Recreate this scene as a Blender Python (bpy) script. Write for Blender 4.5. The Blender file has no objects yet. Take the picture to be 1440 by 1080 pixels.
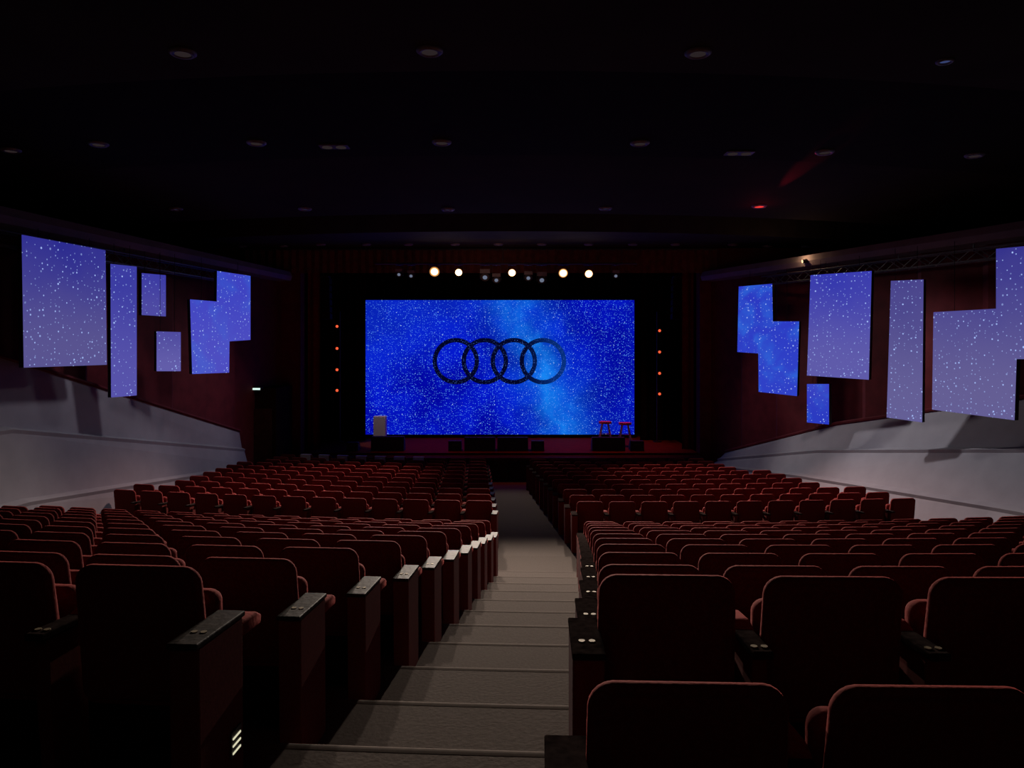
import bpy, bmesh, math, random
from mathutils import Vector, Matrix
random.seed(4)
F=1040.0; H=4.6; HZ=485.0
sc=bpy.context.scene
col=sc.collection
try:
    sc.view_settings.view_transform='Standard'
    sc.view_settings.look='None'
except Exception: pass

# ------------------------------------------------------------------ helpers
def link(o): col.objects.link(o); return o
def place(px,py,d):
    """metres from image pixel coordinates read off the photo and an estimated depth"""
    return Vector(((px-720)/F*d, d, H+(HZ-py)/F*d))
def thing(name,loc=(0,0,0),label='',cat='',group=None,rz=0.0):
    e=bpy.data.objects.new(name,None); e.empty_display_size=.2
    e.location=loc; e.rotation_euler=(0,0,rz)
    e['label']=label; e['category']=cat
    if group: e['group']=group
    return link(e)
def part(name,mesh,parent,loc=(0,0,0),rot=(0,0,0),label=None):
    o=bpy.data.objects.new(name,mesh); o.parent=parent; o.location=loc; o.rotation_euler=rot
    if label: o['label']=label
    return link(o)
def solo(name,mesh,loc=(0,0,0),label=None,cat=None,kind=None,rz=0,group=None):
    o=bpy.data.objects.new(name,mesh); o.location=loc; o.rotation_euler=(0,0,rz)
    if label: o['label']=label
    if cat: o['category']=cat
    if kind: o['kind']=kind
    if group: o['group']=group
    return link(o)
def fin(bm,name,mat,bevel=0,seg=2,smooth=False,mats=None):
    if bevel:
        bmesh.ops.bevel(bm,geom=bm.edges[:],offset=bevel,segments=seg,affect='EDGES',profile=.5)
    bmesh.ops.recalc_face_normals(bm,faces=bm.faces[:])
    me=bpy.data.meshes.new(name); bm.to_mesh(me); bm.free()
    for m in (mats or [mat]): me.materials.append(m)
    if smooth:
        for p in me.polygons: p.use_smooth=True
    return me
def box(bm,x0,x1,y0,y1,z0,z1,mi=0):
    vs=[bm.verts.new((x,y,z)) for x in(x0,x1) for y in(y0,y1) for z in(z0,z1)]
    fs=[(0,1,3,2),(4,6,7,5),(0,4,5,1),(2,3,7,6),(0,2,6,4),(1,5,7,3)]
    for f in fs:
        fc=bm.faces.new([vs[i] for i in f]); fc.material_index=mi
def prism(bm,prof,x0,x1,axis='x'):
    """profile list (y,z) extruded along x"""
    a=[];b=[]
    for (p,q) in prof:
        if axis=='x': a.append(bm.verts.new((x0,p,q))); b.append(bm.verts.new((x1,p,q)))
        elif axis=='y': a.append(bm.verts.new((p,x0,q))); b.append(bm.verts.new((p,x1,q)))
        else: a.append(bm.verts.new((p,q,x0))); b.append(bm.verts.new((p,q,x1)))
    n=len(prof)
    bm.faces.new(a); bm.faces.new(b[::-1])
    for i in range(n): bm.faces.new((a[i],b[i],b[(i+1)%n],a[(i+1)%n]))
def tube(bm,p,q,r,n=8,r2=None,cap=True):
    p=Vector(p);q=Vector(q); r2=r if r2 is None else r2
    z=(q-p).normalized(); x=z.orthogonal().normalized(); y=z.cross(x)
    A=[];B=[]
    for i in range(n):
        a=2*math.pi*i/n; o=x*math.cos(a)+y*math.sin(a)
        A.append(bm.verts.new(p+o*r)); B.append(bm.verts.new(q+o*r2))
    for i in range(n): bm.faces.new((A[i],A[(i+1)%n],B[(i+1)%n],B[i]))
    if cap: bm.faces.new(A[::-1]); bm.faces.new(B)

# ------------------------------------------------------------------ materials
def mat_new(name):
    m=bpy.data.materials.new(name); m.use_nodes=True
    nt=m.node_tree; nt.nodes.clear()
    out=nt.nodes.new('ShaderNodeOutputMaterial')
    return m,nt,out
def pbr(name,c,rough=.6,metal=0,var=.15,scale=20,spec=.5,sheen=0,bump=0,coat=0):
    m,nt,out=mat_new(name)
    b=nt.nodes.new('ShaderNodeBsdfPrincipled')
    tc=nt.nodes.new('ShaderNodeTexCoord'); nz=nt.nodes.new('ShaderNodeTexNoise')
    nz.inputs['Scale'].default_value=scale; nz.inputs['Detail'].default_value=5
    nt.links.new(tc.outputs['Object'],nz.inputs['Vector'])
    r=nt.nodes.new('ShaderNodeValToRGB')
    r.color_ramp.elements[0].position=.3; r.color_ramp.elements[1].position=.7
    r.color_ramp.elements[0].color=tuple(v*(1-var) for v in c)+(1,)
    r.color_ramp.elements[1].color=tuple(min(1,v*(1+var)) for v in c)+(1,)
    nt.links.new(nz.outputs['Fac'],r.inputs['Fac'])
    nt.links.new(r.outputs['Color'],b.inputs['Base Color'])
    b.inputs['Roughness'].default_value=rough; b.inputs['Metallic'].default_value=metal
    b.inputs['Specular IOR Level'].default_value=spec
    b.inputs['Sheen Weight'].default_value=sheen
    if sheen: 
        b.inputs['Sheen Tint'].default_value=(1,.17,.14,1); b.inputs['Sheen Roughness'].default_value=.5
    b.inputs['Coat Weight'].default_value=coat
    if bump:
        bp=nt.nodes.new('ShaderNodeBump'); bp.inputs['Strength'].default_value=bump; bp.inputs['Distance'].default_value=.01
        nt.links.new(nz.outputs['Fac'],bp.inputs['Height']); nt.links.new(bp.outputs['Normal'],b.inputs['Normal'])
    nt.links.new(b.outputs[0],out.inputs[0])
    return m
def emit(name,c,s):
    m,nt,out=mat_new(name)
    e=nt.nodes.new('ShaderNodeEmission'); e.inputs[0].default_value=tuple(c)+(1,); e.inputs[1].default_value=s
    nt.links.new(e.outputs[0],out.inputs[0]); return m

class G:
    def __init__(s,nt): s.nt=nt
    def m(s,op,a,b=None,c=None):
        n=s.nt.nodes.new('ShaderNodeMath'); n.operation=op
        for i,v in enumerate((a,b,c)):
            if v is None: continue
            if isinstance(v,(int,float)): n.inputs[i].default_value=v
            else: s.nt.links.new(v,n.inputs[i])
        return n.outputs[0]
    def mix(s,f,a,b):
        n=s.nt.nodes.new('ShaderNodeMix'); n.data_type='RGBA'
        for k,v in ((0,f),(6,a),(7,b)):
            if isinstance(v,(int,float)): n.inputs[k].default_value=v
            elif isinstance(v,tuple): n.inputs[k].default_value=v+(1,)
            else: s.nt.links.new(v,n.inputs[k])
        return n.outputs[2]
    def sstep(s,v,a,b):
        n=s.nt.nodes.new('ShaderNodeMapRange'); n.interpolation_type='SMOOTHSTEP'
        s.nt.links.new(v,n.inputs[0]); n.inputs[1].default_value=a; n.inputs[2].default_value=b
        return n.outputs[0]
def xz(nt):
    tc=nt.nodes.new('ShaderNodeTexCoord'); sp=nt.nodes.new('ShaderNodeSeparateXYZ'); cb=nt.nodes.new('ShaderNodeCombineXYZ')
    nt.links.new(tc.outputs['Object'],sp.inputs[0]); nt.links.new(sp.outputs[0],cb.inputs[0]); nt.links.new(sp.outputs[2],cb.inputs[1])
    return sp.outputs[0],sp.outputs[2],cb.outputs[0]
def stars(g,vec,scale,thr,keep):
    v=g.nt.nodes.new('ShaderNodeTexVoronoi'); v.voronoi_dimensions='2D'; v.inputs['Scale'].default_value=scale
    g.nt.links.new(vec,v.inputs['Vector'])
    sp=g.nt.nodes.new('ShaderNodeSeparateColor'); g.nt.links.new(v.outputs['Color'],sp.inputs[0])
    rad=g.m('MULTIPLY',g.m('ADD',sp.outputs[1],.35),thr)
    core=g.m('LESS_THAN',v.outputs['Distance'],rad)
    lum=g.m('ADD',g.m('MULTIPLY',sp.outputs[2],.75),.25)
    return g.m('MULTIPLY',g.m('MULTIPLY',core,lum),g.m('GREATER_THAN',sp.outputs[0],1-keep))
def noise(g,vec,scale,detail=4,dist=0):
    n=g.nt.nodes.new('ShaderNodeTexNoise'); n.inputs['Scale'].default_value=scale; n.inputs['Detail'].default_value=detail
    n.inputs['Distortion'].default_value=dist
    g.nt.links.new(vec,n.inputs['Vector']); return n.outputs['Fac']

def side_screen_mat(name,low,high,zr,cyan=0):
    m,nt,out=mat_new(name); g=G(nt); x,z,v=xz(nt)
    t=g.sstep(z,zr*.1,zr*1.05); n=noise(g,v,.8,2)
    t=g.m('MULTIPLY',t,g.m('ADD',g.m('MULTIPLY',n,.7),.6))
    c=g.mix(t,low,high)
    if cyan:
        n2=noise(g,v,1.3,4,.4); c=g.mix(g.m('MULTIPLY',g.sstep(n2,.42,.68),cyan),c,(.03,.22,.85))
    s=g.m('MAXIMUM',stars(g,v,10.5,.135,.5),stars(g,v,5,.085,.35))
    c=g.mix(s,c,(.40,.54,1.0))
    e=nt.nodes.new('ShaderNodeEmission'); nt.links.new(c,e.inputs[0]); e.inputs[1].default_value=.95
    nt.links.new(e.outputs[0],out.inputs[0]); return m

def main_screen_mat():
    m,nt,out=mat_new('starfield_display'); g=G(nt); x,z,v=xz(nt)
    cx=g.m('SUBTRACT',x,g.m('SUBTRACT',1.6,g.m('MULTIPLY',z,.38)))
    band=g.m('EXPONENT',g.m('MULTIPLY',g.m('MULTIPLY',cx,cx),-.7))
    band2=g.m('EXPONENT',g.m('MULTIPLY',g.m('MULTIPLY',cx,cx),-2.4))
    n1=noise(g,v,.8,4,.3); n2=noise(g,v,.5,3); n3=noise(g,v,3.0,6,.3)
    nn=g.m('MULTIPLY',g.m('ADD',g.m('MULTIPLY',g.sstep(n1,.25,.75),.75),.2),g.m('ADD',n3,.45))
    f=g.m('ADD',g.m('MULTIPLY',band,g.m('MULTIPLY',nn,.34)),g.m('MULTIPLY',band2,g.m('MULTIPLY',nn,.44)))
    base=g.mix(g.sstep(n2,.35,.65),(.0007,.002,.36),(.0016,.010,.62))
    lft=g.m('MULTIPLY',g.sstep(g.m('SUBTRACT',z,g.m('MULTIPLY',x,.5)),1.0,4.0),.5)
    base=g.mix(lft,base,(.004,.032,.58))
    rgt=g.m('MULTIPLY',g.sstep(g.m('ADD',x,g.m('MULTIPLY',z,-.4)),1.8,4.8),.5)
    base=g.mix(rgt,base,(.001,.004,.32))
    c=g.mix(f,base,(.010,.30,1.0))
    mask=None; 
    for k in range(4):
        xc=(641+k*40.8-702.5)*.02788; zc=.24
        dx=g.m('SUBTRACT',x,xc); dz=g.m('SUBTRACT',z,zc)
        r=g.m('SQRT',g.m('ADD',g.m('MULTIPLY',dx,dx),g.m('MULTIPLY',dz,dz)))
        a=g.m('LESS_THAN',g.m('ABSOLUTE',g.m('SUBTRACT',r,.825)),.085)
        mask=a if mask is None else g.m('MAXIMUM',mask,a)
    rc=g.mix(g.sstep(x,.8,2.8),(.0008,.0015,.02),(.002,.030,.22))
    s1=stars(g,v,15,.20,.6); s2=stars(g,v,5.5,.070,.35)
    c2=g.mix(s1,c,(.11,.36,1.0)); c2=g.mix(s2,c2,(.5,.75,1.0))
    c3=g.mix(g.m('MULTIPLY',s1,.55),rc,(.08,.2,.8))
    fin_c=g.mix(mask,c2,c3)
    e=nt.nodes.new('ShaderNodeEmission'); nt.links.new(fin_c,e.inputs[0]); e.inputs[1].default_value=1.0
    nt.links.new(e.outputs[0],out.inputs[0]); return m

def lens_mat():
    m,nt,out=mat_new('warm_lamp_lens'); g=G(nt)
    tc=nt.nodes.new('ShaderNodeTexCoord'); sp=nt.nodes.new('ShaderNodeSeparateXYZ'); nt.links.new(tc.outputs['Object'],sp.inputs[0])
    r=g.m('SQRT',g.m('ADD',g.m('MULTIPLY',sp.outputs[0],sp.outputs[0]),g.m('MULTIPLY',sp.outputs[2],sp.outputs[2])))
    t=g.sstep(r,.03,.135)
    c=g.mix(t,(1,.82,.55),(1,.42,.12)); s=g.m('ADD',g.m('MULTIPLY',g.m('SUBTRACT',1.0,t),24.0),.55)
    e=nt.nodes.new('ShaderNodeEmission'); nt.links.new(c,e.inputs[0]); nt.links.new(s,e.inputs[1])
    nt.links.new(e.outputs[0],out.inputs[0]); return m

M_fab=pbr('red_velvet',(.15,.022,.021),.9,var=.2,scale=60,spec=.06,sheen=.28,bump=.2)
M_end=pbr('dark_red_panel_fabric',(.15,.026,.023),.9,var=.12,scale=60,spec=.06,bump=.05)
M_shell=pbr('dark_seat_shell',(.012,.008,.009),.6,var=.2,scale=10,spec=.3)
M_wood=pbr('black_lacquer',(.028,.019,.015),.6,var=.6,scale=30,spec=.04,bump=.3)
M_wood_noglint=pbr('black_lacquer_noglint',(.026,.019,.018),.6,var=.5,scale=30,spec=0.0)  # cap lacquer with specular off, so lamp glints vanish from these caps
M_plate=pbr('brass_plate',(.30,.24,.15),.6,metal=.3,spec=.1)
M_carpet=pbr('grey_carpet',(.132,.108,.096),.97,var=.10,scale=45,spec=.05,bump=.25)
M_nose=pbr('carpet_nosing',(.150,.124,.11),.95,var=.08,scale=40,spec=.03)
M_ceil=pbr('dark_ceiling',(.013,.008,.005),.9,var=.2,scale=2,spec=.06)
M_ceiln=pbr('near_ceiling_sheen',(.040,.030,.025),.9,var=.15,scale=1,spec=.06)  # paler ceiling tone, sheen put into the colour so the band edge shows
M_ceilm=pbr('mid_ceiling_brightened',(.024,.015,.011),.9,var=.15,scale=1,spec=.06)  # ceiling tone lifted to paint this band a little brighter
M_ceil2=pbr('dark_soffit',(.034,.028,.030),.85,var=.2,scale=2,spec=.1)
M_wall=pbr('maroon_wall',(.11,.014,.018),.8,var=.2,scale=3,spec=.15)
M_black=pbr('black_void',(.006,.005,.007),.9,var=.2,scale=3,spec=.1)
M_box=pbr('dark_brown_wood',(.022,.009,.005),.9,var=.2,scale=3,spec=.02)
M_ledge=pbr('ledge_plaster',(.19,.155,.155),.6,var=.1,scale=3,spec=.2)
M_bank=pbr('pale_grey_plaster',(.275,.262,.285),.75,var=.06,scale=3,bump=.05,spec=.2)
M_val=pbr('red_brown_slats',(.11,.030,.022),.75,var=.3,scale=6,spec=.2)
M_drape=pbr('black_drape',(.008,.007,.006),.95,var=.2,scale=8,spec=.05)
M_rdrape=pbr('dark_red_drape',(.14,.012,.010),.9,var=.2,scale=8,spec=.05)
M_stage=pbr('stage_deck',(.11,.022,.008),.8,var=.2,scale=5,spec=.03)
M_stagef=pbr('stage_front',(.05,.018,.012),.8,var=.3,scale=5,spec=.04)
M_metal=pbr('dark_metal',(.045,.045,.05),.45,metal=.5)
M_alu=pbr('aluminium',(.13,.13,.14),.5,metal=.5)
M_case=pbr('black_case',(.012,.012,.014),.6)
M_grille=pbr('speaker_grille',(.012,.012,.012),.7,var=.5,scale=200,spec=.1)
M_white=pbr('white_paper',(.8,.78,.76),.8,var=.03)
M_grey=pbr('grey_laminate',(.55,.50,.54),.5,var=.05)
M_redp=pbr('red_laminate',(.9,.10,.08),.5,var=.1)
M_pale=pbr('pale_leg_wood',(.8,.7,.7),.5,var=.1)
M_lens=lens_mat()
M_lensdim=emit('dim_lamp_lens',(.6,.7,1),.22)
M_redlens=emit('red_lamp_lens',(1,.05,.03),1.3)
M_orlens=emit('orange_red_lamp_lens',(1,.11,.04),1.2)
M_dl=pbr('downlight_trim',(.16,.14,.15),.45,metal=.3)
M_dlens=emit('downlight_lens',(.6,.42,.45),.035)
M_dlensb=emit('downlight_bluish',(.25,.35,1),.14)
M_exit=emit('exit_light',(.75,1,.9),1.0)
M_step=emit('step_light_glow',(1,.95,.65),.7)

# ------------------------------------------------------------------ floor profile
K=.05; R2=90.
def curve(D,x): return D-K*x+x*x/R2
UP=[1.9+.87*i for i in range(12)]
def upz(i): return -1.77 if i<2 else -1.99-.184*(i-2)
LOW=[13.9+.85*i for i in range(11)]
def lowz(D): return -3.82-.061*(D-13.4)
prof=[(-4,upz(0)-0.0)]
for i in range(1,12):
    prof.append((UP[i]+.45,upz(i)))
    if i<11: prof.append((UP[i]+.45,upz(i+1)))
prof+= [(UP[11]+.45,-3.82),(13.4,-3.82),(24.9,lowz(24.9)),(34,lowz(24.9))]
bm=bmesh.new(); xs=[-13+.5*i for i in range(53)]
rows=[[bm.verts.new((x,curve(D,x),H+z)) for x in xs] for D,z in prof]
for a,b in zip(rows,rows[1:]):
    for i in range(len(xs)-1): bm.faces.new((a[i],a[i+1],b[i+1],b[i]))
solo('floor',fin(bm,'floor',M_carpet),kind='structure')
def eL(i): return [-1.07,-1.07,-.96,-.83,-.70,-.61,-.52,-.44,-.38,-.33,-.27,-.22][i]
def eR(i): return [.08,.21,.31,.41,.50,.58,.66,.73,.80,.87,.94,1.0][i]
tn=5
for i in range(1,12):
    D=UP[i]+.44; x0=eL(i)-.02; x1=eR(i)+.02; n=8; bm=bmesh.new(); prev=None
    z=H+upz(i)
    for j in range(n+1):
        x=x0+(x1-x0)*j/n; y=curve(D,x)
        r=[bm.verts.new((x,y+a,z+b)) for a,b in ((-.03,.001),(-.015,.003),(.0,.004),(.014,.001),(.020,-.008),(.020,-.03),(.012,-.034))]
        if prev:
            for q in range(6): bm.faces.new((prev[q],prev[q+1],r[q+1],r[q]))
        prev=r
    solo('trim_%d'%tn,fin(bm,'nosing',M_nose,smooth=True),kind='structure'); tn+=1

# ------------------------------------------------------------------ ceiling
cp=[(-4,3.15),(8.5,3.15),(8.5,3.40),(12.9,3.31),(12.9,3.36),(18.0,3.2),(18.0,3.75),(20.5,3.75),(20.5,3.15),(22.2,3.18),(22.2,3.24),(25.3,3.28)]
bm=bmesh.new()
RC=60.
rows=[[bm.verts.new((x,D+x*x/RC*(1 if D<25 else 0),H+z)) for x in xs] for D,z in cp]
for a,b in zip(rows,rows[1:]):
    for i in range(len(xs)-1): bm.faces.new((a[i],b[i],b[i+1],a[i+1]))
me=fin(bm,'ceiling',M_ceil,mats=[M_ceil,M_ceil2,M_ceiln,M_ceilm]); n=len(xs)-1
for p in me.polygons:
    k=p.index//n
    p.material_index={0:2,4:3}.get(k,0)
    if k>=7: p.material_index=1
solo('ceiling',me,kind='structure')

# ------------------------------------------------------------------ walls
def wl(d): return -7.8-.135*(25-d)
def wr(d): return 6.73+.363*(25-d) if d>12 else 11.45+.03*(12-d)
def wall_mesh(name,fn,sgn):
    bm=bmesh.new(); prev=None; d=25.0; k=0
    while d>-4:
        off=(.14 if k%2 else 0)*sgn
        a=bm.verts.new((fn(d)+off,d,H-5)); b=bm.verts.new((fn(d)+off,d,H+2.4))
        if prev: bm.faces.new((prev[0],prev[1],b,a))
        prev=(a,b); d-=.25 if k%2 else 1.3; k+=1
    return fin(bm,name,M_wall)
solo('wall_left',wall_mesh('wall_left',wl,-1),kind='structure')
solo('wall_right',wall_mesh('wall_right',wr,1),kind='structure')
def quad(name,pts,mat,kind='structure'):
    bm=bmesh.new(); bm.faces.new([bm.verts.new(p) for p in pts]); me=bpy.data.meshes.new(name); bm.to_mesh(me); bm.free(); me.materials.append(mat)
    return solo(name,me,kind=kind)
quad('wall_left_upper',[(-13,-4,H-5),(-13,34,H-5),(-13,34,H+4),(-13,-4,H+4)],M_black)
quad('wall_right_upper',[(13,-4,H-5),(13,34,H-5),(13,34,H+4),(13,-4,H+4)],M_black)
quad('wall_back',[(-13,-3,H-5),(13,-3,H-5),(13,-3,H+4),(-13,-3,H+4)],M_black)
quad('wall_stage_back',[(-13,31,H-5),(13,31,H-5),(13,31,H+4),(-13,31,H+4)],M_black)
for nm,a in (('wall_front_left',(-13,-7.15,25.0,25.5,H-4.6,H+4)),('wall_front_right',(6.35,13,25.0,25.5,H-4.6,H+4)),('wall_front_top',(-7.15,6.35,25.12,25.5,H+2.5,H+4))):
    bm=bmesh.new(); box(bm,*a); solo(nm,fin(bm,nm,M_wall),kind='structure')

def ledge(name,fn,sgn,ds):
    bm=bmesh.new(); prev=None
    for d in ds:
        x=fn(d); secs=[(x-.25*sgn,2.12),(x+.38*sgn,2.16),(x+.42*sgn,2.30),(x+.36*sgn,2.46),(x-.25*sgn,2.5)]
        r=[bm.verts.new((a,d,H+z)) for a,z in secs]
        if prev:
            for i in range(5): bm.faces.new((prev[i],prev[(i+1)%5],r[(i+1)%5],r[i]))
        else: bm.faces.new(r)
        prev=r
    bm.faces.new(prev[::-1])
    return solo(name,fin(bm,name,M_ledge),kind='structure')
ledge('trim_1',wl,1,[-3,5,10,15,20,24.9])
ledge('trim_2',wr,-1,[-3,5,12,14,18,22,24.9])

def interp(pts,d):
    if d<=pts[0][0]: return pts[0][1]
    for (a,b),(c,e) in zip(pts,pts[1:]):
        if d<=c: return b+(e-b)*(d-a)/(c-a)
    return pts[-1][1]
def bank(name,fn,sgn,ztop,inset,ds,sh):
    bm=bmesh.new(); prev=None
    for d in ds:
        xt=fn(d)+.03*sgn; zt=interp(ztop,d); W=interp(inset,d); zb=-4.75
        sec=[(xt-.2*sgn,zt),(xt+.06*sgn,zt)]
        zf=-4.1; x=xt+.06*sgn
        led=W*sh/2; fac=(W-.06-2*led)/3.
        for j in (1,2,3):
            x+=fac*sgn; z=zt+(zf-zt)*j/3.
            sec.append((x,z+(.03 if j<3 else 0)))
            if j<3: x+=led*sgn; sec.append((x,z-.02)); sec.append((x-.02*sgn,z-.09))
        sec.append((sec[-1][0],zb))
        r=[bm.verts.new((a,d,H+b)) for a,b in sec]
        if prev:
            for i in range(len(r)-1): bm.faces.new((prev[i],prev[i+1],r[i+1],r[i]))
        prev=r
    e=bm.verts.new((prev[0].co.x,ds[-1],H-4.75)); bm.faces.new(prev+[e])
    return solo(name,fin(bm,name,M_bank),kind='structure')
ZL=[(13.3,-.2),(22,-2.58)]; IL=[(0,.9),(13.3,.85),(22,.5)]
ZR=[(10,0.0),(15,-1.1),(19.6,-2.11),(24.1,-3.5)]; IR=[(10,3.2),(13.9,2.3),(24.1,.8)]
bank('wall_left_bank',wl,1,ZL,IL,[-2,5,9,11,13.3,22],.42)
bank('wall_right_bank',wr,-1,ZR,IR,[-2,5,10,12,13.9,15,19.6,24.1],.30)
def coping(name,fn,sgn,zt,ds):
    bm=bmesh.new()
    for a,b in zip(ds,ds[1:]):
        tube(bm,(fn(a)+.1*sgn,a,H+interp(zt,a)+.03),(fn(b)+.1*sgn,b,H+interp(zt,b)+.03),.045,6)
    solo(name,fin(bm,name,M_wall),kind='structure')
coping('trim_3',wl,1,ZL,[8,13.3,22]); coping('trim_4',wr,-1,ZR,[10,12,15,19.6,24.1])

# ------------------------------------------------------------------ stage
O=(.4,-27.5,-(H-4.55))
T=thing('stage_platform',(-.4,27.5,H-4.55),'low wooden theatre stage with dark reddish deck','stage')
bm=bmesh.new(); box(bm,-7.1,6.3,24.98,30.9,H-4.6,H-3.65)
part('deck',fin(bm,'deck',M_stage),T,loc=O)
bm=bmesh.new(); box(bm,-7.1,6.3,24.3,24.98,H-4.6,H-3.72)
part('apron_step',fin(bm,'apron',M_stagef),T,loc=O)
bm=bmesh.new()
x=-7.1
while x<6.2:
    box(bm,x+.01,min(x+.98,6.29),24.27,24.298,H-4.5,H-3.78); x+=1.0
part('fascia_panel',fin(bm,'fascia',M_stagef,bevel=.004,seg=1),T,loc=O,label='dark brown panelled stage front')

T=thing('stage_valance',(-1.0,24.95,H+2.42),'red-brown pleated valance above the stage opening','curtain')
bm=bmesh.new(); x=-8.1
prevs=None; i=0
while x<=7.9:
    y=(-.03 if i%2 else .03)
    r=[bm.verts.new((x,y-.06,.0)),bm.verts.new((x,y-.06,.80))]
    if prevs: bm.faces.new((prevs[0],r[0],r[1],prevs[1]))
    prevs=r; x+=.13; i+=1
part('pleated_cloth',fin(bm,'valance',M_val),T)
bm=bmesh.new(); box(bm,-8.1,7.9,-.08,.05,.76,.82); part('pelmet_rail',fin(bm,'rail',M_metal),T)

def drape(name,x0,x1,y,z0,z1,mat,label):
    T=thing(name,((x0+x1)/2,y,z0),label,'curtain')
    bm=bmesh.new(); n=max(8,int((x1-x0)/.06)); prev=None
    for i in range(n+1):
        x=x0+(x1-x0)*i/n-(x0+x1)/2; yy=.07*math.sin(i*1.25)+.02*math.sin(i*2.9)
        r=[bm.verts.new((x,yy,0)),bm.verts.new((x,yy*.7,z1-z0))]
        if prev: bm.faces.new((prev[0],r[0],r[1],prev[1]))
        prev=r
    part('cloth',fin(bm,name,mat,smooth=True),T)
    bm=bmesh.new(); tube(bm,(x0-(x0+x1)/2,0,z1-z0+.02),(x1-(x0+x1)/2,0,z1-z0+.02),.03); part('curtain_rail',fin(bm,'r',M_metal),T)
drape('side_curtain',-7.15,-6.7,25.9,H-3.65,H+2.6,M_rdrape,'dark red gathered curtain at the stage side')
drape('side_curtain',5.95,6.35,25.9,H-3.65,H+2.6,M_rdrape,'dark red gathered curtain at the stage side')
drape('black_masking_drape',-7.1,-5.6,28.3,H-3.65,H+3,M_drape,'black masking drape beside the big screen')
drape('black_masking_drape',4.9,6.3,28.3,H-3.65,H+3,M_drape,'black masking drape beside the big screen')
drape('black_backdrop',-7.1,6.3,30.2,H-3.65,H+3,M_drape,'wide black backdrop behind the big screen')

# ------------------------------------------------------------------ main screen
cx=(702.5-720)/F*29; zt=(HZ-422)/F*29; zb=(HZ-611)/F*29; hw=189.5/F*29
T=thing('led_screen',(cx,29,H+zb),'huge LED screen showing blue starfield with four interlocking rings','screen')
hh=(zt-zb)/2
bm=bmesh.new(); bm.faces.new([bm.verts.new(p) for p in ((-hw,0,-hh),(hw,0,-hh),(hw,0,hh),(-hw,0,hh))])
me=bpy.data.meshes.new('display'); bm.to_mesh(me); bm.free(); me.materials.append(main_screen_mat())
part('display_surface',me,T,loc=(0,-.01,hh))
bm=bmesh.new(); box(bm,-hw-.03,hw+.03,.0,.16,-.03,2*hh+.03); part('screen_casing',fin(bm,'c',M_case),T)
for x in (-4,-1.3,1.3,4): 
    bm=bmesh.new(); prism(bm,[(.16,1.2),(.16,-(zb+3.65)),(.75,-(zb+3.65)),(.75,-(zb+3.65)+.05),(.24,-(zb+3.65)+.08),(.22,1.2)],x-.05,x+.05); part('support_leg',fin(bm,'s',M_metal),T)

# ------------------------------------------------------------------ side screens
def side_screen(pts,A,B,low,high,label,cyan=0):
    ax=Vector(((A[0]-720)/F*A[1],A[1])); bx=Vector(((B[0]-720)/F*B[1],B[1])); u=(bx-ax).normalized()
    P=[]
    for px,py in pts:
        rx=(px-720)/F
        s=(ax.x-rx*ax.y)/(-u.x+rx*u.y)
        t=ax.y+s*u.y
        P.append((s,(HZ-py)/F*t))
    s0=(min(p[0] for p in P)+max(p[0] for p in P))/2; z0=min(p[1] for p in P); zr=max(p[1] for p in P)-z0
    c=ax+u*s0
    T=thing('hanging_side_screen',(c.x,c.y,H+z0),label,'screen',rz=math.atan2(u.y,u.x))
    L=[(s-s0,z-z0) for s,z in P]
    bm=bmesh.new(); bm.faces.new([bm.verts.new((s,0,z)) for s,z in L]); 
    me=bpy.data.meshes.new('d'); bm.to_mesh(me); bm.free(); me.materials.append(side_screen_mat('star_projection',low,high,zr,cyan))
    part('display_surface',me,T,loc=(0,-.006,0))
    bm=bmesh.new(); prism(bm,L,0,.09,axis='y'); part('screen_casing',fin(bm,'cas',M_case),T)
    mx=max(s for s,z in L); mn=min(s for s,z in L)
    tops=[]
    for f in (.2,.8):
        s=mn+(mx-mn)*f
        zs=[]
        n=len(L)
        for i in range(n):
            (a,b),(c2,d2)=L[i],L[(i+1)%n]
            if (a-s)*(c2-s)<0: zs.append(b+(d2-b)*(s-a)/(c2-a))
        tops.append((s,max(zs)))
    for s,z in tops:
        if 2.12-z0-z>.03:
            bm=bmesh.new(); tube(bm,(s,.05,z-.02),(s,.05,2.12-z0),.005,6); part('suspension_rod',fin(bm,'rod',M_black),T)
side_screen([(30,330),(148,352),(150,513),(33,517)],(30,13),(148,15.1),(.105,.092,.29),(.026,.026,.29),'large rectangular grey-lavender starry screen hung on the side wall')
side_screen([(155,371),(192,375),(192,556),(156,559)],(155,15.3),(192,15.9),(.10,.09,.42),(.04,.042,.37),'tall narrow lavender-blue starry screen hung on the side wall')
side_screen([(199,384),(233,387),(233,445),(199,443)],(199,16.6),(233,17.2),(.08,.072,.38),(.045,.044,.38),'small square blue starry screen hung on the side wall')
side_screen([(220,466),(254,467),(254,522),(220,522)],(220,16.8),(254,17.3),(.13,.115,.42),(.08,.072,.36),'small square lavender starry screen hung on the side wall')
side_screen([(267,421),(304.5,424),(305,381),(352,388),(352,478),(322.5,480),(322,524),(270,526)],(267,17.6),(352,19.4),(.08,.08,.56),(.045,.055,.56),'stepped zigzag-outline blue starry screen hung on the side wall',.2)
side_screen([(1039,403),(1086,399),(1087,452),(1124,452),(1121,557),(1067,551),(1066.5,497),(1037,495)],(1037,21.5),(1124,20),(.03,.055,.60),(.025,.04,.56),'stepped zigzag-outline bright blue starry screen hung on the side wall',.45)
side_screen([(1140,387),(1226,381),(1222,534),(1135,528)],(1137,18.8),(1225,17.3),(.12,.11,.42),(.035,.04,.44),'large rectangular lavender-blue starry screen hung on the side wall')
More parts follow.
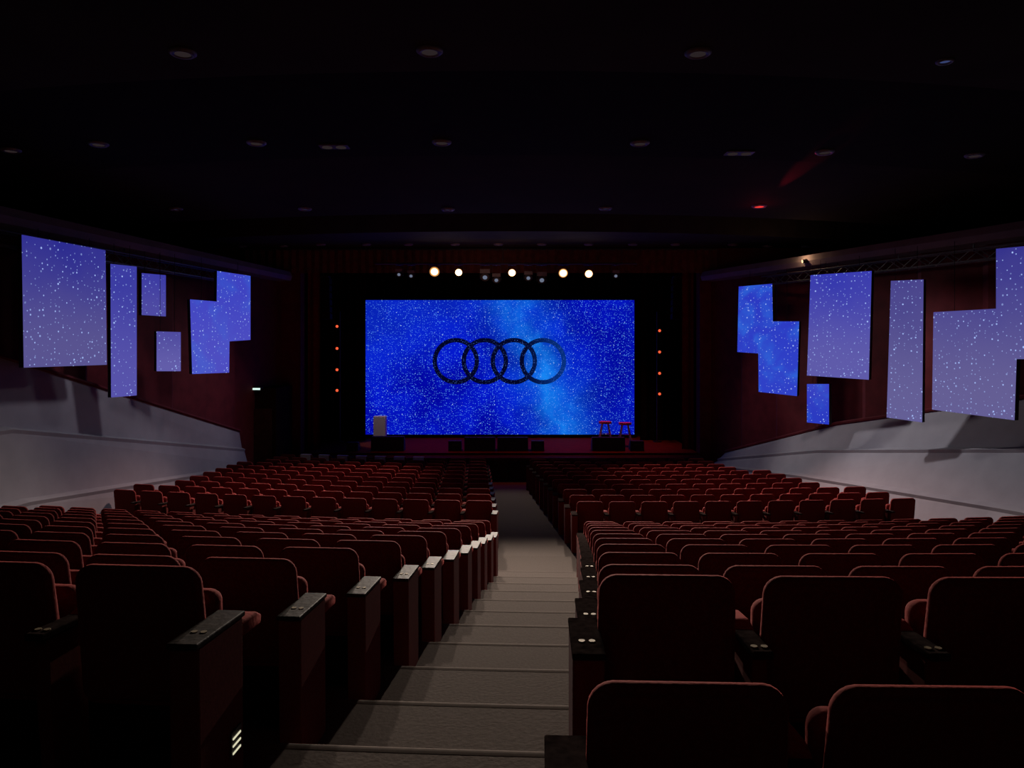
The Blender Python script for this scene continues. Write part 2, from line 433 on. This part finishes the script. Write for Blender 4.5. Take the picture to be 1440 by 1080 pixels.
side_screen([(1135,540),(1166,540),(1166,597),(1135,594)],(1135,19.2),(1166,18.6),(.025,.045,.56),(.045,.055,.56),'small blue starry screen hung on the side wall',.3)
side_screen([(1253,395),(1299,393),(1297,594),(1247,587)],(1247,16.4),(1299,15.7),(.135,.12,.32),(.065,.057,.27),'tall narrow grey-lavender starry screen hung on the side wall')
side_screen([(1313,439),(1401,434),(1401,350),(1475,343),(1475,505),(1430,505),(1427,591),(1311,576)],(1311,15.6),(1427,13.8),(.135,.118,.31),(.035,.032,.27),'stepped zigzag-outline lavender starry screen hung on the side wall')

# trusses
def truss(fn,sgn,d0,d1):
    a=Vector((fn(d0)+.30*sgn,d0,H+1.9)); b=Vector((fn(d1)+.30*sgn,d1,H+1.9)); L=(b-a).length
    T=thing('lighting_truss',((a+b)/2),'slim aluminium lattice truss below the wall ledge','truss',rz=math.atan2((b-a).y,(b-a).x))
    h=.12
    for y in (-h,h):
        for z in (-h,h):
            bm=bmesh.new(); tube(bm,(-L/2,y,z),(L/2,y,z),.020,6); part('chord_tube',fin(bm,'ch',M_alu),T)
    bm=bmesh.new(); n=int(L/.35)
    for i in range(n):
        x0=-L/2+i*L/n; x1=x0+L/n; s=1 if i%2 else -1
        for y in(-h,h): tube(bm,(x0,y,-h*s),(x1,y,h*s),.011,5)
        tube(bm,(x0,-h*s,-h),(x1,h*s,-h),.011,5)
    o=part('lattice_bracing',fin(bm,'lt',M_alu),T); o['kind']='stuff'
    for k in range(5):
        bm=bmesh.new(); x=-L/2+(k+.5)*L/5; tube(bm,(x,0,h-.02),(x,0,.24),.015,6); part('hanger_rod',fin(bm,'hg',M_metal),T)
truss(wl,1,11,22); truss(wr,-1,13,22)

# ------------------------------------------------------------------ seats
def rrect(w,h,r,n=5):
    pts=[]; r=max(r,.004)
    for cx,cz,a0 in ((w/2-r,h/2-r,0),(-w/2+r,h/2-r,90),(-w/2+r,-h/2+r,180),(w/2-r,-h/2+r,270)):
        for i in range(n+1):
            a=math.radians(a0+90*i/n); pts.append((cx+r*math.cos(a),cz+r*math.sin(a)))
    return pts
def pad(w,h,rings,r,crown=0,taper=0,lean=0,n=5,thin=0):
    bm=bmesh.new(); prev=None
    for y,ins in rings:
        ring=[]
        for x,z in rrect(w-2*ins,h-2*ins,r-ins*.8,n):
            t=(z+h/2)/h
            zz=z+h/2+crown*(1-(2*x/w)**2)*max(0,t)
            xx=x*(1+taper*(1-t)); yy=y
            if y>0: yy=y*(1-thin*t)
            ring.append(bm.verts.new((xx,yy-lean*zz,zz)))
        if prev:
            m=len(ring)
            for i in range(m): bm.faces.new((prev[i],prev[(i+1)%m],ring[(i+1)%m],ring[i]))
        else: bm.faces.new(ring)
        prev=ring
    bm.faces.new(prev[::-1])
    return bm
rb=[(-.026,.17),(-.038,.06),(-.033,.032),(-.027,.026),(-.034,.018),(-.031,.008),(-.022,.001),(-.008,0),(.008,0),(.024,.004),(.040,.018),(.056,.06),(.064,.17)]
me_back=fin(pad(.495,.56,rb,.06,crown=.012,taper=.04,lean=.13,thin=.6),'backrest',M_fab,smooth=True)
rs=[(-.05,.15),(-.055,.04),(-.045,.012),(-.02,0),(.02,0),(.045,.012),(.055,.04),(.06,.15)]
me_seat=fin(pad(.48,.40,rs,.05,lean=0.02),'seat',M_fab,smooth=True)
bm=bmesh.new(); prism(bm,[(.03,.06),(.06,.06),(.045,.46),(.012,.46)],-.235,.235); me_shell=fin(bm,'shell',M_shell,bevel=.004,seg=1)
bm=bmesh.new(); prism(bm,[(-.10,0),(.16,0),(.22,.44),(.28,.62),(.08,.67),(-.15,.68),(-.13,.40)],-.028,.028); me_arm=fin(bm,'arm',M_end,bevel=.008,seg=2)
bm=bmesh.new(); prism(bm,[(-.23,0),(.11,0),(.10,.69),(-.25,.705)],-.055,.055); me_end=fin(bm,'endp',M_end,bevel=.006,seg=2)
bm=bmesh.new(); prism(bm,[(-.19,.685),(.05,.672),(.05,.70),(-.19,.713)],-.036,.036); me_cap=fin(bm,'cap',M_wood_noglint,bevel=.006,seg=2)
capprof=[(-.265,.705),(.12,.690),(.12,.710),(-.265,.727)]
bm=bmesh.new(); prism(bm,capprof,-.057,.057); me_capL=fin(bm,'capend',M_wood,bevel=.005,seg=2)
bm=bmesh.new(); prism(bm,capprof,-.057,.057); me_capR=fin(bm,'capend',M_wood_noglint,bevel=.005,seg=2)
bm=bmesh.new(); prism(bm,[(.05,.62),(.06,.70),(.12,.715),(.26,.700),(.315,.665),(.31,.62)],-.045,.045); me_armpad=fin(bm,'armpad',M_fab,bevel=.014,seg=3,smooth=True)
bm=bmesh.new(); prism(bm,[(.115,.60),(.12,.66),(.26,.655),(.305,.63),(.30,.59)],-.045,.045); me_armpad2=fin(bm,'armpad',M_fab,bevel=.012,seg=3,smooth=True)
bm=bmesh.new(); tube(bm,(0,0,0),(0,0,.004),.012,12); me_plate=fin(bm,'plate',M_plate)

seats=[]
for i in range(12):
    D=UP[i]
    for side in (-1,1):
        if i==0 and side==-1: continue
        x=(eL(i)-.36) if side<0 else (eR(i)+.36); first=True
        while True:
            d=curve(D,x)
            if abs(x)-.35>.6925*d+.25: break
            if side<0 and x<wl(d)+1.25: break
            if side>0 and x>8.4: break
            seats.append((x,d,upz(i),side,first,i)); first=False; x+=side*.6
for i,D in enumerate(LOW):
    f=i/10.
    for side in (-1,1):
        e=(-.26-.43*f) if side<0 else (1.1-.67*f)
        lim=(-7.95+.5*f) if side<0 else (7.75-2.0*f)
        x=e+side*.36; first=True
        while abs(x)<abs(lim):
            d=curve(D,x); seats.append((x,d,lowz(D),side,first,20+i)); first=False; x+=side*.6
seats.sort(key=lambda s:math.hypot(s[0],s[1]))
print('SEATS',len(seats))
ZB=.36; SEATLOC=(0,.15,.38)
rest=[]
for k,(x,d,z,side,first,row) in enumerate(seats):
    rz=math.atan(-K+2*x/R2)
    if k>=300: rest.append((x,d,z,side,first,rz)); continue
    if first: lab='dark red velvet aisle-end theatre seat with glossy black arm cap'
    elif row>=20: lab='dark red velvet theatre seat in the lower block of rows'
    else: lab='dark red velvet theatre seat with black arm cap between neighbours'
    T=thing('theatre_seat',(x,d,H+z),lab,'chair','red theatre seats in curved rows',rz)
    part('backrest',me_back,T,loc=(0,.047,ZB))
    part('back_shell',me_shell,T)
    part('seat_cushion',me_seat,T,loc=SEATLOC)
    ax=-.3*side
    if first:
        a=part('end_panel',me_end,T,loc=(ax,0,0))
        c=part('arm_cap',me_capL if side<0 else me_capR,T,loc=(ax,0,0),label='glossy black arm cap')
        if row>0: part('arm_pad',me_armpad2,T,loc=(ax,0,0))
    else:
        a=part('arm_support',me_arm,T,loc=(ax,0,0))
        c=part('arm_cap',me_cap,T,loc=(ax,0,0),label='glossy black arm cap')
        part('arm_pad',me_armpad,T,loc=(ax,0,0))
    if d<6.5 and row<20:
        for sx in (-.018,.018): part('number_plate',me_plate,c,loc=(sx,-.14,.7205 if first else .7105),label='small round brass plate')
    if row==1 and side==-1 and first:
        bm=bmesh.new(); box(bm,-.003,.003,-.042,.042,-.05,.05); sl=part('step_light',fin(bm,'sl',M_metal),T,loc=(.359,.03,.235),label='small louvred aisle light')
        bm=bmesh.new()
        for j in range(3): box(bm,.003,.006,-.032,.032,-.036+j*.028,-.029+j*.028)
        part('glowing_louvre',fin(bm,'gl',M_step),sl)
def join_template(first,side):
    out=[]; ax=-.3*side
    L=[(me_back,(0,.047,ZB),0),(me_shell,(0,0,0),1),(me_seat,SEATLOC,0),(me_end if first else me_arm,(ax,0,0),0),(me_capR if first else me_cap,(ax,0,0),2),(me_armpad2 if first else me_armpad,(ax,0,0),0)]
    for m,l,mi in L: out.append(([Vector(v.co)+Vector(l) for v in m.vertices],[tuple(p.vertices) for p in m.polygons],mi))
    return out
tm={(f,s):join_template(f,s) for f in(True,False) for s in(-1,1)}
V=[];Fc=[];MI=[]
for x,d,z,side,first,rz in rest:
    M=Matrix.Translation((x,d,H+z))@Matrix.Rotation(rz,4,'Z')
    for vs,ps,mi in tm[(first,side)]:
        b=len(V); V+= [tuple(M@v) for v in vs]; Fc+=[tuple(q+b for q in p) for p in ps]; MI+=[mi]*len(ps)
if rest:
    me=bpy.data.meshes.new('far_seats'); me.from_pydata(V,[],Fc)
    for m in (M_fab,M_shell,M_wood_noglint): me.materials.append(m)
    me.polygons.foreach_set('material_index',MI); me.polygons.foreach_set('use_smooth',[True]*len(MI)); me.update()
    solo('theatre_seat_rows',me,label='distant rows of dark red velvet seats before the stage',cat='chairs',kind='stuff',group='red theatre seats in curved rows')

bm=bmesh.new()
vs=[bm.verts.new((x,y,z)) for x,y,z in [(-.17,-.040,-.17),(.17,-.040,-.17),(.17,-.050,.008),(-.17,-.050,.008),(.17,.05,.010),(-.17,.05,.010),(.17,.06,-.09),(-.17,.06,-.09)]]
for f in ((0,1,2,3),(3,2,4,5),(5,4,6,7)): bm.faces.new([vs[i] for i in f])
me_paper=fin(bm,'paper',M_white)
fr=[s for s in seats if s[5]==30 and s[3]==-1]; fr.sort(key=lambda s:-s[0])
for s in fr[3:10]:
    rz=math.atan(-K+2*s[0]/R2)
    solo('paper_sheet',me_paper,loc=(s[0],s[1]-.022,H+s[2]+.935),label='white reserved sheet folded over a front seat back',cat='paper',rz=rz,group='sheets on front seats')

# ------------------------------------------------------------------ stage objects
def monitor(px,w,h,d=25.6,lab='black wedge stage monitor speaker on the stage edge'):
    W=w/F*d; Hh=h/F*d; x=(px-720)/F*d
    T=thing('stage_monitor',(x,d,H-3.65),lab,'speaker','wedge monitors on the stage edge')
    bm=bmesh.new(); prism(bm,[(-.22,0),(.25,0),(.27,Hh*.35),(.02,Hh),(-.16,Hh)],-W/2,W/2); part('cabinet',fin(bm,'cab',M_case,bevel=.012),T)
    bm=bmesh.new(); prism(bm,[(.262,Hh*.42),(.285,Hh*.45),(.045,Hh*1.0),(.03,Hh*.96)],-W/2+.03,W/2-.03); part('grille',fin(bm,'gr',M_grille),T)
    bm=bmesh.new(); box(bm,-.09,.09,-.235,-.215,Hh*.55,Hh*.68); part('handle',fin(bm,'hd',M_metal,bevel=.004),T)
for a in ((497,16,12),(546,46,20),(640,18,14),(675,43,19),(721,43,19),(756,18,14),(855,46,19),(895,19,14)): monitor(*a)
T=thing('lectern',((534.5-720)/F*27,27,H-3.65),'pale grey upright box lectern on stage','lectern')
bm=bmesh.new(); box(bm,-.22,.22,-.16,.16,.05,1.03); part('column',fin(bm,'l',M_grey,bevel=.01),T)
bm=bmesh.new(); box(bm,-.215,.215,-.155,.155,1.03,1.05); part('lectern_top',fin(bm,'l2',M_grey,bevel=.004),T)
bm=bmesh.new(); box(bm,-.23,.23,-.18,.18,0,.05); part('plinth',fin(bm,'l3',M_case,bevel=.006),T)
for px,ph in ((851,-2.76),(879,-2.80)):
    T=thing('high_table',((px-720)/F*26.6,26.6,H-3.645),'small red-topped high table with splayed pale legs on stage','table','red high tables on stage')
    h=3.65+ph
    bm=bmesh.new(); tube(bm,(0,0,h-.07),(0,0,h),.23,24); part('table_top',fin(bm,'tt',M_redp,bevel=0),T)
    for sx in(-1,1):
        for sy in(-1,1):
            bm=bmesh.new(); tube(bm,(.10*sx,.09*sy,h-.06),(.25*sx,.2*sy,0),.022,8); part('leg',fin(bm,'lg',M_pale),T)
    bm=bmesh.new(); q=[(.17*sx,.145*sy,h*.5) for sx,sy in((-1,-1),(1,-1),(1,1),(-1,1))]
    for i in range(4): tube(bm,q[i],q[(i+1)%4],.012,6)
    part('foot_rail',fin(bm,'fr',M_redp),T)
for px in (447,962):
    x=(px-720)/F*25.75
    T=thing('line_array_speaker',(x,26.5,H+.9),'curved hanging column of black speaker cabinets','speaker','hanging speaker columns')
    bm=bmesh.new(); tube(bm,(0,0,1.55),(0,0,2.0),.015); box(bm,-.22,.22,-.2,.2,1.50,1.56); part('rigging_frame',fin(bm,'rg',M_metal),T)
    for j in range(6):
        bm=bmesh.new(); prism(bm,[(-.2,.01),(.2,.03),(.2,.22),(-.2,.24)],-.26,.26); part('speaker_cabinet',fin(bm,'sp',M_grille,bevel=.008,seg=1),T,loc=(0,.015*(5-j)**1.4*.5,j*.25),rot=(math.radians(-1.5*(5-j)),0,0))
for px,ys in ((474,(459,490,520,549)),(927.5,(465,495,525,554))):
    d=27.4; x=(px-720)/F*d
    T=thing('light_tower',(x,d+.42,H-3.65),'black vertical pole holding small red stage lamps','stand','lamp towers')
    bm=bmesh.new(); tube(bm,(0,0,0),(0,0,4.9),.03); part('pole',fin(bm,'p',M_metal),T)
    bm=bmesh.new(); tube(bm,(0,0,0),(0,0,.04),.16,20); part('base_plate',fin(bm,'b',M_metal),T)
    for py in ys:
        z=(HZ-py)/F*d
        L=thing('red_stage_lamp',(x,d,H+z),'small black stage lamp glowing red','lamp','red lamps on side towers')
        bm=bmesh.new(); tube(bm,(0,.0,0),(0,.17,0),.10,14,.07); part('lamp_housing',fin(bm,'h',M_metal),L)
        bm=bmesh.new(); tube(bm,(0,-.012,0),(0,-.002,0),.050,14); part('lens',fin(bm,'le',M_orlens),L)
        bm=bmesh.new(); box(bm,-.12,.12,.08,.10,-.015,.015); box(bm,-.015,.015,.1,.385,-.015,.015); part('bracket',fin(bm,'br',M_metal),L)
T=thing('lighting_bar',(-.3,24.2,H+2.66),'black horizontal lighting pipe hung in front of valance','lighting rig')
bm=bmesh.new(); tube(bm,(-4.2,0,0),(4.4,0,0),.03); part('pipe',fin(bm,'p',M_metal),T)
for x in (-3.8,0,3.9):
    bm=bmesh.new(); tube(bm,(x,0,0),(x,0,.55),.012,6); part('hanger_rod',fin(bm,'h',M_metal),T)
def spot(px,py,bright,tilt=20,r=.13):
    d=24.0; p=place(px,py,d)
    T=thing('stage_spotlight',p,('black stage spotlight, lit warm white' if bright else 'black stage spotlight, nearly unlit'),'stage light','spotlights on the lighting bar')
    rx=math.radians(tilt)
    bm=bmesh.new(); tube(bm,(0,0,0),(0,.10,0),r,16,r*.95); tube(bm,(0,.10,0),(0,.30,0),r*.95,16,r*.5)
    part('lamp_housing',fin(bm,'h',M_metal),T,rot=(rx,0,0))
    bm=bmesh.new(); tube(bm,(0,-.014,0),(0,-.004,0),r*(.92 if bright else .5),20); part('lens',fin(bm,'l',M_lens if bright else M_lensdim),T,rot=(rx,0,0))
    zt=H+2.64-p.z
    bm=bmesh.new(); box(bm,-r-.025,-r-.012,.06,.10,-.03,zt-.04); box(bm,r+.012,r+.025,.06,.10,-.03,zt-.04); box(bm,-r-.025,r+.025,.06,.10,zt-.055,zt-.04); box(bm,-.02,.02,.05,.22,zt-.05,zt-.015)
    part('yoke',fin(bm,'y',M_metal),T)
    if not bright:
        bm=bmesh.new(); box(bm,-r*1.1,r*1.1,-.02,-.01,r*.95,r*1.9); part('barn_door',fin(bm,'bd',M_alu),T,rot=(rx-.3,0,0))
    return p
bright=[spot(x,y,True,r=r) for x,y,r in ((611,382,.175),(645,383,.12),(720,383.5,.125),(792,384,.16),(828,385,.135))]
for x,y,r in ((561,386,.10),(578,388,.10),(682,390,.145),(698,394,.12),(743,391,.12),(762,394,.145),(866,388,.10)): spot(x,y,False,tilt=35,r=r)

# ------------------------------------------------------------------ ceiling downlights
def ring_mesh(r0,r1,h):
    bm=bmesh.new(); n=24; R=[]
    for rr,z in ((r0,0),(r0,-h),((r0+r1)/2,-h*1.3),(r1,-h*.6),(r1,0)):
        R.append([bm.verts.new((rr*math.cos(2*math.pi*i/n),rr*math.sin(2*math.pi*i/n),z)) for i in range(n)])
    for a,b in zip(R,R[1:]):
        for i in range(n): bm.faces.new((a[i],a[(i+1)%n],b[(i+1)%n],b[i]))
    return fin(bm,'ring',M_dl,smooth=True)
me_ring=ring_mesh(.095,.16,.035)
def disc(mat,r=.095,z=-.012):
    bm=bmesh.new(); tube(bm,(0,0,z),(0,0,-.001),r,20); return fin(bm,'disc',mat)
me_d1=disc(M_dlens,z=-.03); me_d2=disc(M_dlensb); me_dr=disc(M_redlens,z=-.03)
def ceil_z(x,y):
    D=y-x*x/RC
    for (a,za),(b,zb_) in zip(cp,cp[1:]):
        if b>a and a<=D<=b: return za+(zb_-za)*(D-a)/(b-a)
    return 3.2
def dl(x,y,kind=0,s=1.0):
    T=thing('ceiling_downlight',(x,y,H+ceil_z(x,y)+.001),('recessed round ceiling downlight glowing red' if kind==2 else 'recessed round ceiling downlight with metal trim'),'ceiling light','recessed ceiling downlights')
    a=part('trim_ring',me_ring,T); b=part('lens',(me_d1,me_d2,me_dr)[kind],T)
    a.scale=(s,s,s); b.scale=(s,s,s)
for x,y in ((-3.54,7.95),(-.88,7.9),(2.0,7.95),(4.8,8.2)): dl(x,y,1 if x>4 else 0,.9 if x<4 else .6)
for x,y in ((-6.85,12.25),(-4.2,12.15),(-1.15,12.1),(2.1,12.15),(5.37,12.7),(8.1,12.95),(-8.57,12.65)): dl(x,y,0,1.0)
for x,y in ((-8.0,17.6),(-4.9,17.5),(-1.52,17.5),(2.2,17.4)): dl(x,y,1)
dl(5.75,17.2,2,1.1)
for px in (334,393,451,515,574,640,701,762,828,890,950,1030,1085,1140):
    dl((px-720)*.02298,23.9 if abs((px-720)*.023)<7.3 else 24.3,1)
for x,y in ((-2.97,12.35),(3.92,12.75)):
    T=thing('twin_ceiling_spotlight',(x,y,H+ceil_z(x,y)),'recessed rectangular twin-lamp ceiling spotlight','ceiling light')
    bm=bmesh.new(); box(bm,-.24,.24,-.13,.13,-.025,.0); part('housing_frame',fin(bm,'f',M_dl,bevel=.008),T)
    for s in(-.115,.115):
        bm=bmesh.new(); tube(bm,(s,0,-.035),(s,0,-.02),.085,18); part('lens',fin(bm,'l',M_dlens),T)

# door with exit light beside the stage
bm=bmesh.new(); 
zf=lowz(22.9); 
x0=(343-720)/F*23.2; x1=(388-720)/F*23.2
box(bm,x0,x1,23.2,24.9,H+zf-.1,H-1.36); 
solo('wall_door_surround',fin(bm,'wds',M_box),kind='structure')
bm=bmesh.new(); box(bm,x0+.12,x1-.12,23.14,23.2,H+zf,H-2.0); box(bm,x0+.2,x0+.24,23.1,23.14,H+zf+.9,H+zf+1.2)
solo('door_1',fin(bm,'door',M_stagef,bevel=.006,seg=1),kind='structure')
p=place(360,547,23.1)
T=thing('exit_light',p,'small white-green illuminated exit light above the door','sign')
bm=bmesh.new(); box(bm,-.18,.18,-.0,.10,-.06,.06); part('sign_housing',fin(bm,'x',M_case,bevel=.008),T)
bm=bmesh.new(); box(bm,-.13,.13,-.012,0,-.03,.03); part('lit_panel',fin(bm,'x',M_exit),T)
T=thing('wall_spotlight',(wr(20.2)-.42,20.2,H+2.3),'small black spotlight on the wall ledge, lit warm','stage light')
bm=bmesh.new(); tube(bm,(0,0,0),(-.12,-.0,-.02),.05,14,.06); part('lamp_housing',fin(bm,'x',M_metal),T)
bm=bmesh.new(); tube(bm,(-.121,0,-.02),(-.128,0,-.021),.045,14); part('lens',fin(bm,'x',emit('amber',(1,.6,.3),2)),T)

# ------------------------------------------------------------------ lights
def lamp(name,kind,loc,energy,color,target=None,size=.1,ang=60,blend=.5):
    L=bpy.data.lights.new(name,kind); L.energy=energy; L.color=color
    if kind=='SPOT': L.spot_size=math.radians(ang); L.spot_blend=blend; L.shadow_soft_size=size
    elif kind=='AREA': L.size=size
    else: L.shadow_soft_size=size
    o=bpy.data.objects.new(name,L); o.location=loc
    if target is not None: o.rotation_euler=(Vector(target)-Vector(loc)).to_track_quat('-Z','Y').to_euler()
    return link(o)
warm=(1,.83,.69); rosy=(1,.60,.50)
tg=[(-6,11,H-3.2),(-1.2,7,H-3.2),(0.3,7,H-3.2),(1.5,7,H-3.2),(6,11,H-3.2)]
for b,t in zip(bright,tg):
    lamp('spot_beam','SPOT',b+Vector((0,-.16,-.06)),5600,warm,t,.09,36,.8)
lamp('spot_rows','SPOT',bright[0]+Vector((0,-.2,-.1)),4200,rosy,(-5.0,17.0,H-4),.12,47,.8)
lamp('spot_rows','SPOT',bright[4]+Vector((0,-.2,-.1)),4200,rosy,(5.3,17.0,H-4),.12,47,.8)
lamp('spot_aisle','SPOT',bright[2]+Vector((0,-.2,-.1)),380,warm,(.0,19.2,H-4.2),.12,52,.9)
lamp('spot_wide','SPOT',bright[0]+Vector((0,-.2,-.08)),250,(.95,.9,1),(-9,16.5,H-3.2),.25,58,.6)
lamp('spot_wide','SPOT',bright[4]+Vector((0,-.2,-.08)),700,(1,.95,.94),(9.5,15.5,H-3.4),.3,58,.6)
lamp('ceiling_wash','SPOT',(-5.0,16.0,H+3.0),230,(.92,.88,1),(-9,15.2,H-2.3),.28,72,.7)
lamp('ceiling_wash','SPOT',(5.0,17.6,H+3.0),650,(.98,.95,1),(9.6,15.5,H-2.8),.15,66,.7)
lamp('ceiling_wash','SPOT',(-3.6,20.3,H+3.0),200,(.95,.86,.95),(-8.2,20.0,H-3.2),.3,64,.8)  # added wash without a fixture, lifts the left bank near the stage
lamp('ceiling_wash','SPOT',(3.6,22.0,H+3.0),260,(1,.9,.92),(8.0,20.8,H-3.2),.3,60,.8)  # added wash without a fixture, lifts the right bank near the stage
lamp('red_wash','SPOT',(-3,26.6,H+2.9),300,(1,.07,.03),(-1,27,H-3.6),.2,85,.8)
lamp('red_wash','SPOT',(4,26.6,H+2.9),420,(1,.13,.08),(3.2,26.8,H-3.6),.2,65,.8)
lamp('lectern_fill','SPOT',(-4.6,25.4,H+2.3),330,(1,.86,.92),(-4.8,27,H-3.1),.1,18,.5)  # added white fill from above to pale the lectern, no fixture modelled
lamp('valance_fill','AREA',(-.6,23.3,H+2.0),3,(1,.5,.35),(-.6,24.9,H+2.8),2.5)  # added area fill that brightens the valance, not a fixture on the bar
lamp('rear_fill','AREA',(0,-1.5,H+2.6),2.6,(1,.55,.45),(0,6,H-2),3)  # added fill lamp behind the camera, lifts the dark seat backs
lamp('ceiling_red','POINT',(5.75,17.1,H+2.95),2,(1,.03,.05),size=.05)
lamp('ceiling_red_streak','SPOT',(5.75,17.0,H+2.97),110,(1,.03,.06),(5.5,14.2,H+3.32),.04,9,.8)
lamp('ledge_amber','POINT',(wr(20.2)-.60,20.2,H+2.4),7,(1,.6,.35),size=.04)

w=bpy.data.worlds.new('w'); sc.world=w; w.use_nodes=True
w.node_tree.nodes['Background'].inputs[0].default_value=(.3,.25,.4,1); w.node_tree.nodes['Background'].inputs[1].default_value=.004

cam=bpy.data.cameras.new('camera'); cam.lens=26; cam.sensor_width=36; cam.sensor_fit='HORIZONTAL'
cam.shift_y=-(540-HZ)/1440.; cam.clip_start=.05; cam.clip_end=200
co=bpy.data.objects.new('camera',cam); co.location=(0,0,H); co.rotation_euler=(math.radians(90),0,0); link(co); sc.camera=co
